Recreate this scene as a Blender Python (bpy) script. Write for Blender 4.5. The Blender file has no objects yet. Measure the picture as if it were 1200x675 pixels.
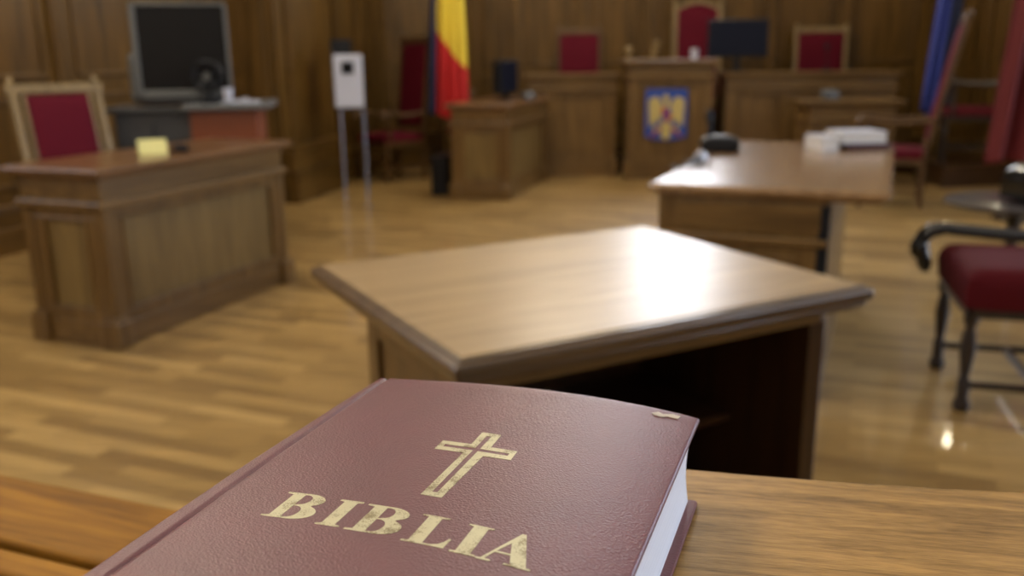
import bpy, bmesh, math, random
from mathutils import Vector, Matrix
random.seed(7)
R = math.radians
PI = math.pi
S = bpy.context.scene
C = S.collection

# ---------------------------------------------------------------- camera
cam_d = bpy.data.cameras.new('camera'); cam = bpy.data.objects.new('camera', cam_d); C.objects.link(cam)
S.camera = cam
cam_d.sensor_width = 36; cam_d.lens = 31.44
cam_d.clip_start = 0.02
cam.matrix_world = Matrix.Translation((0, 0, 1.25)) @ Matrix.Rotation(R(90 - 14.7), 4, 'X') @ Matrix.Rotation(R(-0.6), 4, 'Z')
cam_d.dof.use_dof = True
cam_d.dof.focus_distance = 0.375
cam_d.dof.aperture_fstop = 7.8

# ---------------------------------------------------------------- exposure, world, large lights
S.view_settings.view_transform = 'Standard'; S.view_settings.look = 'None'
S.view_settings.gamma = 1; S.view_settings.use_curve_mapping = False
S.view_settings.exposure = 1.05
S.cycles.sample_clamp_indirect = 0
w = bpy.data.worlds.new('world'); S.world = w; w.use_nodes = True
w.node_tree.nodes['Background'].inputs[0].default_value = (.62, .75, 1, 1)
w.node_tree.nodes['Background'].inputs[1].default_value = 1.5

RW_A = Vector((4.55, 10.3)); RW_D = Vector((.342, -.940))          # right wall: corner and direction towards the camera side
RW_N = Vector((-.940, -.342))                                       # its normal, into the room
WINS = [4.6, 6.9, 9.2, 12.6]                                       # window centres, metres along the right wall from the corner
WIN_W, WIN_Z0, WIN_Z1 = 1.5, 1.0, 3.4

def area(name, loc, target, sx, sy, power, col):
    d = bpy.data.lights.new(name, 'AREA'); d.shape = 'RECTANGLE'; d.size = sx; d.size_y = sy
    d.energy = power; d.color = col
    o = bpy.data.objects.new(name, d); C.objects.link(o); o.location = loc
    o.rotation_euler = (Vector(target) - Vector(loc)).to_track_quat('-Z', 'Y').to_euler()
    return o
HC = 5.4                                                            # ceiling height
LW_A = Vector((-6.3, -3.0)); LW_B = Vector((-2.66, 7.88)); LW_D = (LW_B - LW_A).normalized(); LW_N = Vector((LW_D.y, -LW_D.x))
LWINS = [1.7, 4.1, 6.5]                                             # window centres along the left wall, from its near end
for s_, pw in zip(LWINS, (22, 16, 6)):
    p = LW_A + LW_D * s_ - LW_N * .28
    q = p + LW_N * 2
    area('window_daylight_left', (p.x, p.y, 2.2), (q.x, q.y, 1.8), WIN_W, WIN_Z1 - WIN_Z0, pw, (1, .94, .84))
area('window_daylight_back', (1.97, 10.62, 2.85), (1.93, 8.6, 2.6), .95, .7, 24, (.97, .97, 1))
area('window_daylight_back_upper', (1.97, 10.62, 3.95), (1.93, 8.6, 3.7), 1.0, 1.3, 25, (.96, .97, 1))
for s_, pw in zip(WINS, (60, 60, 95, 110)):
    p = RW_A + RW_D * s_ - RW_N * .28
    q = p + RW_N * 2
    area('window_daylight', (p.x, p.y, 2.2), (q.x, q.y, 1.9), WIN_W, WIN_Z1 - WIN_Z0, pw, (.72, .83, 1))
LAMPS = [(.5, 8.1, 3.5), (-2.3, 4.2, 3.6), (-1.9, .9, 3.7)]  # the last one, near the camera, is added to brighten the left floor

# ---------------------------------------------------------------- node helpers
def newmat(name):
    m = bpy.data.materials.new(name); m.use_nodes = True
    nt = m.node_tree; b = nt.nodes['Principled BSDF']
    return m, nt, b
def plain(name, col, rough=.5, metal=0, coat=0, spec=.5, bump=0, bscale=400, sheen=0):
    m, nt, b = newmat(name)
    b.inputs['Base Color'].default_value = (*col, 1); b.inputs['Roughness'].default_value = rough
    b.inputs['Metallic'].default_value = metal; b.inputs['Coat Weight'].default_value = coat
    b.inputs['Coat Roughness'].default_value = .1
    b.inputs['Specular IOR Level'].default_value = spec; b.inputs['Sheen Weight'].default_value = sheen
    n = nt.nodes.new('ShaderNodeTexNoise'); n.inputs['Scale'].default_value = bscale; n.inputs['Detail'].default_value = 3
    tc = nt.nodes.new('ShaderNodeTexCoord'); nt.links.new(tc.outputs['Object'], n.inputs['Vector'])
    mx = nt.nodes.new('ShaderNodeMix'); mx.data_type = 'RGBA'; mx.blend_type = 'MULTIPLY'; mx.inputs[0].default_value = .18
    mx.inputs[6].default_value = (*col, 1); nt.links.new(n.outputs['Fac'], mx.inputs[7]); nt.links.new(mx.outputs[2], b.inputs['Base Color'])
    if bump:
        bp = nt.nodes.new('ShaderNodeBump'); bp.inputs['Strength'].default_value = bump; bp.inputs['Distance'].default_value = .001
        nt.links.new(n.outputs['Fac'], bp.inputs['Height']); nt.links.new(bp.outputs['Normal'], b.inputs['Normal'])
    return m
def wood(name, c1, c2, axis='X', rough=.35, coat=0, scale=1.0, coat_rough=.15, fine=1.0, bump=.15, rot=0, spec=.4, fc=.45):
    m, nt, b = newmat(name); L = nt.links
    tc = nt.nodes.new('ShaderNodeTexCoord'); mp = nt.nodes.new('ShaderNodeMapping')
    rt = nt.nodes.new('ShaderNodeMapping'); rt.inputs['Rotation'].default_value = (0, 0, R(rot)); L.new(tc.outputs['Object'], rt.inputs['Vector'])
    s = {'X': (1.2, 14, 14), 'Y': (14, 1.2, 14), 'Z': (14, 14, 1.2)}[axis]
    mp.inputs['Scale'].default_value = [v * scale for v in s]
    L.new(rt.outputs[0], mp.inputs['Vector'])
    n = nt.nodes.new('ShaderNodeTexNoise'); n.inputs['Scale'].default_value = 1.3; n.inputs['Detail'].default_value = 6; n.inputs['Roughness'].default_value = .6; n.inputs['Distortion'].default_value = .6
    L.new(mp.outputs[0], n.inputs['Vector'])
    mp2 = nt.nodes.new('ShaderNodeMapping'); mp2.inputs['Scale'].default_value = [v * scale * (9 if v > 2 else 5) * fine for v in s]
    L.new(rt.outputs[0], mp2.inputs['Vector'])
    n2 = nt.nodes.new('ShaderNodeTexNoise'); n2.inputs['Scale'].default_value = 1.0; n2.inputs['Detail'].default_value = 4
    L.new(mp2.outputs[0], n2.inputs['Vector'])
    ad = nt.nodes.new('ShaderNodeMath'); ad.operation = 'MULTIPLY_ADD'; ad.inputs[1].default_value = fc
    L.new(n2.outputs['Fac'], ad.inputs[0]); L.new(n.outputs['Fac'], ad.inputs[2])
    r = nt.nodes.new('ShaderNodeValToRGB'); r.color_ramp.elements[0].position = .5 + (fc - .45) * .5; r.color_ramp.elements[1].position = .95 + (fc - .45) * .5
    r.color_ramp.elements[0].color = (*c2, 1); r.color_ramp.elements[1].color = (*c1, 1)
    L.new(ad.outputs[0], r.inputs[0]); L.new(r.outputs[0], b.inputs['Base Color'])
    b.inputs['Specular IOR Level'].default_value = spec; b.inputs['Roughness'].default_value = rough; b.inputs['Coat Weight'].default_value = coat; b.inputs['Coat Roughness'].default_value = coat_rough
    bp = nt.nodes.new('ShaderNodeBump'); bp.inputs['Strength'].default_value = bump; bp.inputs['Distance'].default_value = .0006
    L.new(n2.outputs['Fac'], bp.inputs['Height']); L.new(bp.outputs[0], b.inputs['Normal'])
    return m

OAK1, OAK2 = (.20, .112, .034), (.085, .044, .012)
M = {}
for ax in 'XYZ':
    M['oak' + ax] = wood('oak_' + ax.lower(), OAK1, OAK2, ax, .35, .1)
    M['wall' + ax] = wood('wall_oak_' + ax.lower(), (.135, .068, .013), (.052, .026, .004), ax, .4, .0, .6, spec=.3)
    M['panel' + ax] = wood('light_oak_' + ax.lower(), (.225, .145, .048), (.13, .08, .025), ax, .4, .0)
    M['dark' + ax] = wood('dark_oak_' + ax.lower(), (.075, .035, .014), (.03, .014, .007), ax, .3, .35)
    M['mahog' + ax] = wood('orange_oak_' + ax.lower(), (.38, .175, .020), (.15, .062, .006), ax, .55, .0, 2.2, spec=.12)
M['tabletop'] = wood('polished_tabletop', (.40, .275, .14), (.25, .165, .08), 'X', .40, .30, 1.0, .28, bump=.05, spec=.15)
M['edge'] = wood('table_edge', (.13, .072, .028), (.06, .032, .012), 'X', .3, .6, 1.0, .14)
M['desktop'] = wood('desk_tabletop', (.19, .09, .03), (.10, .045, .015), 'X', .3, .45, 1.0, .15, bump=.05)
M['board'] = wood('lectern_board', (.46, .27, .085), (.15, .08, .02), 'X', .5, .0, 6.0, .3, 2.6, .3, rot=11, spec=.25, fc=.62)
M['chairwood'] = wood('chair_light_wood', (.27, .185, .075), (.15, .095, .035), 'Z', .35, .3)
M['chairbrown'] = wood('chair_brown_wood', (.13, .068, .022), (.06, .03, .01), 'Z', .4, .05)
M['chairdark'] = wood('chair_dark_wood', (.035, .02, .013), (.012, .008, .006), 'Z', .3, .25)
M['velvet'] = plain('red_velvet', (.10, .0012, .010), .8, sheen=.0, spec=.2, bump=.3, bscale=300)
M['velvetdark'] = plain('dark_red_velvet', (.085, .002, .006), .8, sheen=.0, spec=.2, bump=.3, bscale=300)
M['redpaint'] = plain('red_upholstery', (.27, .012, .016), .5, bump=.2)
M['black'] = plain('black_plastic', (.009, .009, .011), .45, spec=.25)
M['screen'] = plain('dark_screen', (.008, .007, .007), .25, spec=.2)
M['bluescreen'] = plain('dark_blue_screen', (.009, .011, .022), .3, spec=.12)
M['glossblack'] = plain('glossy_black_leather', (.012, .014, .016), .14, coat=.8)
M['glossdark'] = plain('polished_dark_wood', (.035, .028, .03), .35, coat=.15)
M['silver'] = plain('silver_plastic', (.11, .11, .105), .45, metal=.2)
M['greytop'] = plain('grey_laminate', (.12, .12, .12), .35)
M['darkgrey'] = plain('dark_grey_laminate', (.045, .045, .047), .4)
M['orange'] = plain('orange_red_laminate', (.20, .05, .016), .45)
M['white'] = plain('white_plastic', (.58, .60, .70), .5)
M['paper'] = plain('white_paper', (.72, .70, .68), .8)
M['yellow'] = plain('yellow_card', (.74, .69, .28), .7)
M['chrome'] = plain('chrome', (.32, .32, .34), .3, metal=1)
M['plaster'] = plain('cream_plaster', (.62, .56, .46), .9, bscale=30)
M['ceil'] = plain('white_ceiling', (.72, .69, .63), .9, bscale=20)
M['brass'] = plain('brass', (.55, .38, .14), .3, metal=1)
M['fyellow'] = plain('yellow_flag_cloth', (.80, .60, .05), .75)
M['fred'] = plain('red_flag_cloth', (.55, .015, .015), .75)
M['fdarkred'] = plain('dark_red_banner_cloth', (.13, .006, .009), .75)
M['fblue'] = plain('dark_blue_cloth_and_fold_shade', (.01, .02, .07), .75)  # blue stripe of the tricolour, also painted fold shade on the blue flag
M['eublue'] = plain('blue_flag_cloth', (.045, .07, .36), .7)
M['pink'] = plain('pink_cloth', (.75, .12, .42), .8)
M['emblue'] = plain('emblem_blue', (.02, .07, .36), .5)
M['emgold'] = plain('emblem_gold', (.55, .43, .15), .5)
M['emred'] = plain('emblem_red', (.45, .03, .03), .5)
def emit(name, col, st):
    m, nt, b = newmat(name); b.inputs['Base Color'].default_value = (*col, 1)
    b.inputs['Emission Color'].default_value = (*col, 1); b.inputs['Emission Strength'].default_value = st
    return m
M['globe'] = emit('lamp_globe', (1, .90, .74), 34)
M['bulb'] = emit('lamp_bulb', (1, .88, .62), 45)

# leather of the book
def leather():
    m, nt, b = newmat('maroon_leather'); L = nt.links
    tc = nt.nodes.new('ShaderNodeTexCoord')
    v = nt.nodes.new('ShaderNodeTexVoronoi'); v.inputs['Scale'].default_value = 1; v.feature = 'F1'
    mp = nt.nodes.new('ShaderNodeMapping'); mp.inputs['Scale'].default_value = (900, 1500, 1000); mp.inputs['Rotation'].default_value = (0, 0, .5)
    nz = nt.nodes.new('ShaderNodeTexNoise'); nz.inputs['Scale'].default_value = 750; nz.inputs['Detail'].default_value = 2
    L.new(tc.outputs['Object'], nz.inputs['Vector'])
    L.new(tc.outputs['Object'], mp.inputs['Vector']); L.new(mp.outputs[0], v.inputs['Vector'])
    n = nt.nodes.new('ShaderNodeTexNoise'); n.inputs['Scale'].default_value = 22; n.inputs['Detail'].default_value = 5
    L.new(tc.outputs['Object'], n.inputs['Vector'])
    r = nt.nodes.new('ShaderNodeValToRGB'); r.color_ramp.elements[0].position = .3; r.color_ramp.elements[1].position = .75
    r.color_ramp.elements[0].color = (.105, .014, .026, 1); r.color_ramp.elements[1].color = (.135, .020, .034, 1)
    L.new(n.outputs['Fac'], r.inputs[0]); L.new(r.outputs[0], b.inputs['Base Color'])
    ad = nt.nodes.new('ShaderNodeMath'); ad.operation = 'ADD'; L.new(v.outputs['Distance'], ad.inputs[0]); L.new(nz.outputs['Fac'], ad.inputs[1])
    bp = nt.nodes.new('ShaderNodeBump'); bp.inputs['Strength'].default_value = .36; bp.inputs['Distance'].default_value = .0004
    L.new(ad.outputs[0], bp.inputs['Height'])
    L.new(bp.outputs[0], b.inputs['Normal'])
    b.inputs['Roughness'].default_value = .42; b.inputs['Specular IOR Level'].default_value = .95
    return m
M['leather'] = leather()
def foil():
    m, nt, b = newmat('worn_gold_foil'); L = nt.links
    tc = nt.nodes.new('ShaderNodeTexCoord')
    n = nt.nodes.new('ShaderNodeTexNoise'); n.inputs['Scale'].default_value = 1700; n.inputs['Detail'].default_value = 3
    n2 = nt.nodes.new('ShaderNodeTexNoise'); n2.inputs['Scale'].default_value = 160; n2.inputs['Detail'].default_value = 2
    L.new(tc.outputs['Object'], n.inputs['Vector']); L.new(tc.outputs['Object'], n2.inputs['Vector'])
    ad = nt.nodes.new('ShaderNodeMath'); ad.operation = 'ADD'; L.new(n.outputs['Fac'], ad.inputs[0]); L.new(n2.outputs['Fac'], ad.inputs[1])
    r = nt.nodes.new('ShaderNodeValToRGB'); r.color_ramp.elements[0].position = .80; r.color_ramp.elements[1].position = 1.0
    r.color_ramp.elements[0].color = (.26, .21, .11, 1); r.color_ramp.elements[1].color = (.60, .56, .37, 1)
    L.new(ad.outputs[0], r.inputs[0]); L.new(r.outputs[0], b.inputs['Base Color'])
    b.inputs['Roughness'].default_value = .42; b.inputs['Metallic'].default_value = .25
    return m
M['foil'] = foil()
def pages():
    m, nt, b = newmat('page_edges'); L = nt.links
    tc = nt.nodes.new('ShaderNodeTexCoord'); mp = nt.nodes.new('ShaderNodeMapping'); mp.inputs['Scale'].default_value = (3, 3, 2600)
    n = nt.nodes.new('ShaderNodeTexNoise'); n.inputs['Scale'].default_value = 1
    L.new(tc.outputs['Object'], mp.inputs[0]); L.new(mp.outputs[0], n.inputs['Vector'])
    r = nt.nodes.new('ShaderNodeValToRGB'); r.color_ramp.elements[0].position = .3; r.color_ramp.elements[1].position = .7
    r.color_ramp.elements[0].color = (.74, .76, .84, 1); r.color_ramp.elements[1].color = (.84, .86, .93, 1)
    L.new(n.outputs['Fac'], r.inputs[0]); L.new(r.outputs[0], b.inputs['Base Color']); b.inputs['Roughness'].default_value = .8
    return m
M['pages'] = pages()
def parquet():
    m, nt, b = newmat('lacquered_oak_parquet'); L = nt.links
    tc = nt.nodes.new('ShaderNodeTexCoord'); mp = nt.nodes.new('ShaderNodeMapping'); mp.inputs['Rotation'].default_value = (0, 0, R(22))
    L.new(tc.outputs['Object'], mp.inputs[0])
    br = nt.nodes.new('ShaderNodeTexBrick'); br.inputs['Scale'].default_value = 1
    br.inputs['Brick Width'].default_value = .42; br.inputs['Row Height'].default_value = .07; br.inputs['Mortar Size'].default_value = .0012
    br.inputs['Mortar Smooth'].default_value = .3; br.inputs['Bias'].default_value = 0; br.offset = .37; br.offset_frequency = 2
    br.inputs['Color1'].default_value = (0, 0, 0, 1); br.inputs['Color2'].default_value = (1, 1, 1, 1); br.inputs['Mortar'].default_value = (.0, .0, .0, 1)
    L.new(mp.outputs[0], br.inputs['Vector'])
    r = nt.nodes.new('ShaderNodeValToRGB'); e = r.color_ramp.elements
    e[0].color = (.20, .115, .034, 1); e[1].color = (.42, .27, .095, 1); e[1].position = 1
    x = e.new(.5); x.color = (.31, .19, .06, 1)
    L.new(br.outputs['Color'], r.inputs[0])
    mp2 = nt.nodes.new('ShaderNodeMapping'); mp2.inputs['Rotation'].default_value = (0, 0, R(22)); mp2.inputs['Scale'].default_value = (1.6, 26, 1)
    L.new(tc.outputs['Object'], mp2.inputs[0])
    n = nt.nodes.new('ShaderNodeTexNoise'); n.inputs['Scale'].default_value = 2; n.inputs['Detail'].default_value = 6
    L.new(mp2.outputs[0], n.inputs['Vector'])
    mx = nt.nodes.new('ShaderNodeMix'); mx.data_type = 'RGBA'; mx.blend_type = 'OVERLAY'; mx.inputs[0].default_value = .55
    L.new(r.outputs[0], mx.inputs[6]); L.new(n.outputs['Fac'], mx.inputs[7]); L.new(mx.outputs[2], b.inputs['Base Color'])
    n3 = nt.nodes.new('ShaderNodeTexNoise'); n3.inputs['Scale'].default_value = 3
    L.new(tc.outputs['Object'], n3.inputs['Vector'])
    bp = nt.nodes.new('ShaderNodeBump'); bp.inputs['Strength'].default_value = .05; bp.inputs['Distance'].default_value = .004
    L.new(n3.outputs['Fac'], bp.inputs['Height'])
    L.new(bp.outputs[0], b.inputs['Coat Normal'])
    b.inputs['Roughness'].default_value = .4; b.inputs['Coat Weight'].default_value = .35; b.inputs['Coat Roughness'].default_value = .06
    return m
M['floor'] = parquet()

# ---------------------------------------------------------------- mesh helpers
def obj(name, bm, mat, parent=None, smooth=False, loc=None, rotz=None):
    me = bpy.data.meshes.new(name)
    bmesh.ops.recalc_face_normals(bm, faces=bm.faces[:])
    bm.to_mesh(me); bm.free()
    for mm in (mat if isinstance(mat, (list, tuple)) else [mat]): me.materials.append(mm)
    if smooth:
        for p in me.polygons: p.use_smooth = True
        try: me.set_sharp_from_angle(angle=R(40))
        except Exception: pass
    o = bpy.data.objects.new(name, me); C.objects.link(o)
    if parent: o.parent = parent
    if loc is not None: o.location = loc
    if rotz is not None: o.rotation_euler = (0, 0, rotz)
    return o
def tag(o, label, cat, group=None):
    o['label'] = label; o['category'] = cat
    if group: o['group'] = group
    return o
def thing(name, label, cat, loc=(0, 0, 0), rotz=0, group=None):
    o = bpy.data.objects.new(name, None); C.objects.link(o); o.empty_display_size = .1
    o.location = loc; o.rotation_euler = (0, 0, rotz)
    return tag(o, label, cat, group)
def struct(o): o['kind'] = 'structure'; return o
def box(bm, x0, x1, y0, y1, z0, z1, bev=0, mi=0, mtx=None, seg=2):
    vs = [bm.verts.new((x, y, z)) for x in (x0, x1) for y in (y0, y1) for z in (z0, z1)]
    fs = [bm.faces.new([vs[i] for i in q]) for q in ((0, 1, 3, 2), (4, 6, 7, 5), (0, 4, 5, 1), (2, 3, 7, 6), (0, 2, 6, 4), (1, 5, 7, 3))]
    for f in fs: f.material_index = mi
    if bev:
        es = list({e for f in fs for e in f.edges})
        rr = bmesh.ops.bevel(bm, geom=es, offset=bev, segments=seg, affect='EDGES', profile=.5)
        vs = list({v for f in rr['faces'] for v in f.verts} | {v for v in vs if v.is_valid})
    if mtx is not None:
        for v in vs:
            if v.is_valid: v.co = mtx @ v.co
    return vs
def boxbm(*a, **k):
    bm = bmesh.new(); box(bm, *a, **k); return bm
def lathe(bm, prof, c=(0, 0, 0), seg=16, mtx=None):
    rings = []
    for r, z in prof:
        ring = []
        for i in range(seg):
            a = 2 * PI * i / seg; v = Vector((c[0] + r * math.cos(a), c[1] + r * math.sin(a), c[2] + z))
            if mtx is not None: v = mtx @ v
            ring.append(bm.verts.new(v))
        rings.append(ring)
    for a, b in zip(rings, rings[1:]):
        for i in range(seg): bm.faces.new((a[i], a[(i + 1) % seg], b[(i + 1) % seg], b[i]))
    bm.faces.new(rings[0]); bm.faces.new(rings[-1])
def tube(bm, pts, rad, seg=10, sy=1.0):
    pts = [Vector(p) for p in pts]; rr = rad if isinstance(rad, (list, tuple)) else [rad] * len(pts)
    rings = []; up = Vector((0, 0, 1)); prev = None
    for i, p in enumerate(pts):
        t = (pts[min(i + 1, len(pts) - 1)] - pts[max(i - 1, 0)]).normalized()
        if prev is None:
            ref = up if abs(t.z) < .9 else Vector((1, 0, 0)); u = t.cross(ref).normalized()
        else:
            u = (prev - t * prev.dot(t)).normalized()
        prev = u; v = t.cross(u)
        rings.append([bm.verts.new(p + (u * math.cos(2 * PI * k / seg) + v * math.sin(2 * PI * k / seg) * sy) * rr[i]) for k in range(seg)])
    for a, b in zip(rings, rings[1:]):
        for i in range(seg): bm.faces.new((a[i], a[(i + 1) % seg], b[(i + 1) % seg], b[i]))
    bm.faces.new(rings[0]); bm.faces.new(rings[-1])
def curve_pts(ctrl, n=8):
    c = [Vector(p) for p in ctrl]; out = []
    for i in range(len(c) - 1):
        p0, p1, p2, p3 = c[max(i - 1, 0)], c[i], c[i + 1], c[min(i + 2, len(c) - 1)]
        for k in range(n):
            t = k / n
            out.append(.5 * ((2 * p1) + (-p0 + p2) * t + (2 * p0 - 5 * p1 + 4 * p2 - p3) * t * t + (-p0 + 3 * p1 - 3 * p2 + p3) * t ** 3))
    out.append(c[-1]); return out
def prism(bm, poly, z0, z1, mtx=None, mi=0):
    a = [Vector((x, y, z0)) for x, y in poly]; b = [Vector((x, y, z1)) for x, y in poly]
    if mtx is not None: a = [mtx @ v for v in a]; b = [mtx @ v for v in b]
    a = [bm.verts.new(v) for v in a]; b = [bm.verts.new(v) for v in b]
    n = len(a); fs = [bm.faces.new(a[::-1]), bm.faces.new(b)]
    for i in range(n): fs.append(bm.faces.new((a[i], a[(i + 1) % n], b[(i + 1) % n], b[i])))
    for f in fs: f.material_index = mi
    return fs
def cushion(bm, w, d, h, mtx=None, n=14, flat=.25, pw=5):
    # rounded upholstered pad: w x d, thickness h, domed both sides, centred at origin
    g = {}
    for s in (1, -1):
        for i in range(n + 1):
            for j in range(n + 1):
                u = math.sin((i / n - .5) * PI); v = math.sin((j / n - .5) * PI)
                if s == -1 and (i in (0, n) or j in (0, n)): g[(s, i, j)] = g[(1, i, j)]; continue
                k = (1 - abs(u) ** pw) * (1 - abs(v) ** pw)
                z = s * h / 2 * (flat + (1 - flat) * k ** .5) if s == 1 else -h / 2 * (.8 + .2 * k)
                if i in (0, n) or j in (0, n): z = 0
                co = Vector((u * w / 2, v * d / 2, z))
                if mtx is not None: co = mtx @ co
                g[(s, i, j)] = bm.verts.new(co)
        for i in range(n):
            for j in range(n):
                f = [g[(s, i, j)], g[(s, i + 1, j)], g[(s, i + 1, j + 1)], g[(s, i, j + 1)]]
                bm.faces.new(f if s == 1 else f[::-1])

# ---------------------------------------------------------------- room shell
def ang(dx, dy): return math.atan2(dy, dx)
fl = boxbm(-9, 11, -5, 12.5, -.1, 0); struct(obj('floor', fl, M['floor']))
cl = boxbm(-9, 11, -5, 12.5, HC, HC + .1); struct(obj('ceiling', cl, M['ceil']))

def wall(name, p0, p1, h, pil=(), zt=2.35, holes=(), panels=True, thick=.2, trim=None, base=None, bh=.32, pw=.14, bd=0):
    """p0 -> p1 seen from inside the room, the wall body lies behind (+y local), panelling in front (-y local)"""
    p0, p1 = Vector(p0), Vector(p1); d = p1 - p0; L = d.length; a = ang(d.x, d.y)
    bm = bmesh.new()
    xs = 0
    for (a0, a1, z0, z1) in list(holes) + [(L, L, 0, 0)]:
        if a0 > xs: box(bm, xs, a0, 0, thick, 0, h)
        if a1 > a0:
            box(bm, a0, a1, 0, thick, 0, z0); box(bm, a0, a1, 0, thick, z1, h)
        xs = a1
    w_ = struct(obj(name, bm, M['plaster'], loc=(p0.x, p0.y, 0), rotz=a))
    if not panels: return w_
    # oak panelling: skin, pilasters, rails, skirting
    tm = bmesh.new(); xs = 0
    for (a0, a1, z0, z1) in list(holes) + [(L, L, 0, 0)]:
        if a0 > xs: box(tm, xs, a0, -.03, -.001, 0, zt)
        if a1 > a0:
            box(tm, a0, a1, -.03, -.001, 0, min(z0, zt))
            if z1 < zt: box(tm, a0, a1, -.03, -.001, z1, zt)
        xs = a1
    for x in pil:
        if any(h0 - pw < x < h1 + pw and z0_ < zt for h0, h1, z0_, _ in holes): continue
        box(tm, x - pw / 2, x + pw / 2, -.07, -.03, bh, zt - .1, .008)
        box(tm, x - pw / 2 + .03, x + pw / 2 - .03, -.08, -.07, bh + .12, zt - .2, .004)
    obj('panelling', tm, M['wallZ'], w_)
    cr = bmesh.new()
    for (z0, z1, y) in ((zt - .1, zt, -.09), (zt, zt + .05, -.13)):
        xs = 0
        for (a0, a1, q0, q1) in [h_ for h_ in holes if h_[2] < z1 and h_[3] > z0] + [(L, L, 0, 0)]:
            if a0 > xs: box(cr, xs, a0, y, -.002, z0, z1, .01)
            xs = a1
    obj('cornice', cr, M['wallX'], w_)
    for k, (x0, x1) in enumerate(zip([0] + sorted(pil), sorted(pil) + [L])):
        if x1 - x0 < .3 or any(h0 < x1 and h1 > x0 and z0_ < zt for h0, h1, z0_, _ in holes): continue
        pb = bmesh.new()
        a0, a1 = x0 + .14, x1 - .14
        for (z0, z1) in ((bh + .1, 1.0), (1.12, min(zt - .2, 2.5)), (2.62, zt - .2)) if zt > 3 else ((bh + .1, 1.0), (1.12, zt - .2)):
            fw = .03
            for bb in ((a0, a1, z0, z0 + fw), (a0, a1, z1 - fw, z1), (a0, a0 + fw, z0, z1), (a1 - fw, a1, z0, z1)):
                box(pb, bb[0], bb[1], -.048, -.03, bb[2], bb[3], .006)
        obj('panel_moulding', pb, M['wallZ'], w_)
    sk = bmesh.new()
    box(sk, 0, L, -.085 - bd, -.002, 0, bh * .55, .006); box(sk, 0, L, -.065 - bd, -.002, bh * .55, bh * .9, .008); box(sk, 0, L, -.075 - bd, -.002, bh * .9, bh, .012)
    struct(obj('baseboard_' + name.split('_', 1)[1], sk, M['wallX'], loc=(p0.x, p0.y, 0), rotz=a))
    return w_
LW0 = (-6.3, -3.0); LWK = (-2.66, 7.88)
wall('wall_left', LW0, LWK, HC, holes=[(s - WIN_W / 2, s + WIN_W / 2, WIN_Z0, WIN_Z1) for s in LWINS], zt=4.1, pil=[.5 + 1.18 * i for i in range(9)])
wall('wall_left_pier', LWK, (-1.98, 7.76), HC, zt=4.1, pil=[.12, .58], thick=.25)
wall('wall_left_pier_face', (-1.98, 7.76), (-1.74, 8.8), HC, zt=4.1, pil=[.53], thick=.6, bh=.5, pw=.75, bd=.06)
wall('wall_left_rear', (-1.86, 8.8), (-1.42, 10.45), HC, zt=4.1, pil=[.4, .9, 1.4], thick=.25)
bx = [-.42, .08, .81, 1.54, 2.3, 2.9, 3.70]
wall('wall_back', (-1.45, 10.42), (4.62, 10.28), HC, holes=[(2.85, 3.95, 2.45, 4.65)], zt=2.4, pil=[x + 1.45 for x in bx], thick=.25, bh=.4)
holes = [(s - WIN_W / 2, s + WIN_W / 2, WIN_Z0, WIN_Z1) for s in WINS]
RWL = 15.6
p1 = RW_A + RW_D * RWL
wall('wall_right', tuple(RW_A), tuple(p1), HC, zt=3.9, pil=[.35, .95, 1.55, 2.2, 3.2, 5.75, 8.05, 10.9, 14.6], holes=holes, thick=.25)
wall('wall_front', tuple(p1), LW0, HC, panels=False)
ra = ang(RW_D.x, RW_D.y)
lw_a = ang(LW_D.x, LW_D.y); nwin = 0
for P0, D0, rot_, lst in ((RW_A, RW_D, ra, WINS), (LW_A, LW_D, lw_a, LWINS)):
    for s in lst:                                # window frames with glazing bars
        p = P0 + D0 * s; nwin += 1
        wr = boxbm(-WIN_W / 2, -WIN_W / 2 + .08, .04, .12, WIN_Z0, WIN_Z1)
        for b in ((WIN_W / 2 - .08, WIN_W / 2, WIN_Z0, WIN_Z1), (-WIN_W / 2, WIN_W / 2, WIN_Z0, WIN_Z0 + .08), (-WIN_W / 2, WIN_W / 2, WIN_Z1 - .08, WIN_Z1),
                  (-.04, .04, WIN_Z0, WIN_Z1), (-WIN_W / 2, WIN_W / 2, 2.55, 2.61)):
            box(wr, b[0], b[1], .04, .12, b[2], b[3], .004)
        struct(obj('window_%d' % nwin, wr, M['wallZ'], loc=(p.x, p.y, 0), rotz=rot_))
wr = bmesh.new()
for b in ((-.55, -.5, 2.45, 4.65), (.5, .55, 2.45, 4.65), (-.55, .55, 2.45, 2.5), (-.55, .55, 4.6, 4.65), (-.02, .02, 2.45, 4.65), (-.55, .55, 3.3, 3.34)): box(wr, b[0], b[1], .05, .1, b[2], b[3], .003)
struct(obj('window_%d' % (nwin + 1), wr, M['wallZ'], loc=(1.95, 10.34, 0), rotz=R(-1.3)))
# low oak platform under the judges' chairs
pf = bmesh.new(); prism(pf, [(.2, 9.62), (3.95, 9.5), (4.35, 9.15), (4.72, 9.35), (4.42, 10.2), (.2, 10.3)], 0, .15)
struct(obj('platform', pf, M['darkX']))
pf = bmesh.new(); prism(pf, [(4.0, 8.25), (4.78, 8.45), (5.15, 8.35), (4.82, 9.1), (4.05, 8.98)], 0, .2)
struct(obj('platform', pf, M['darkX']))

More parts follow.
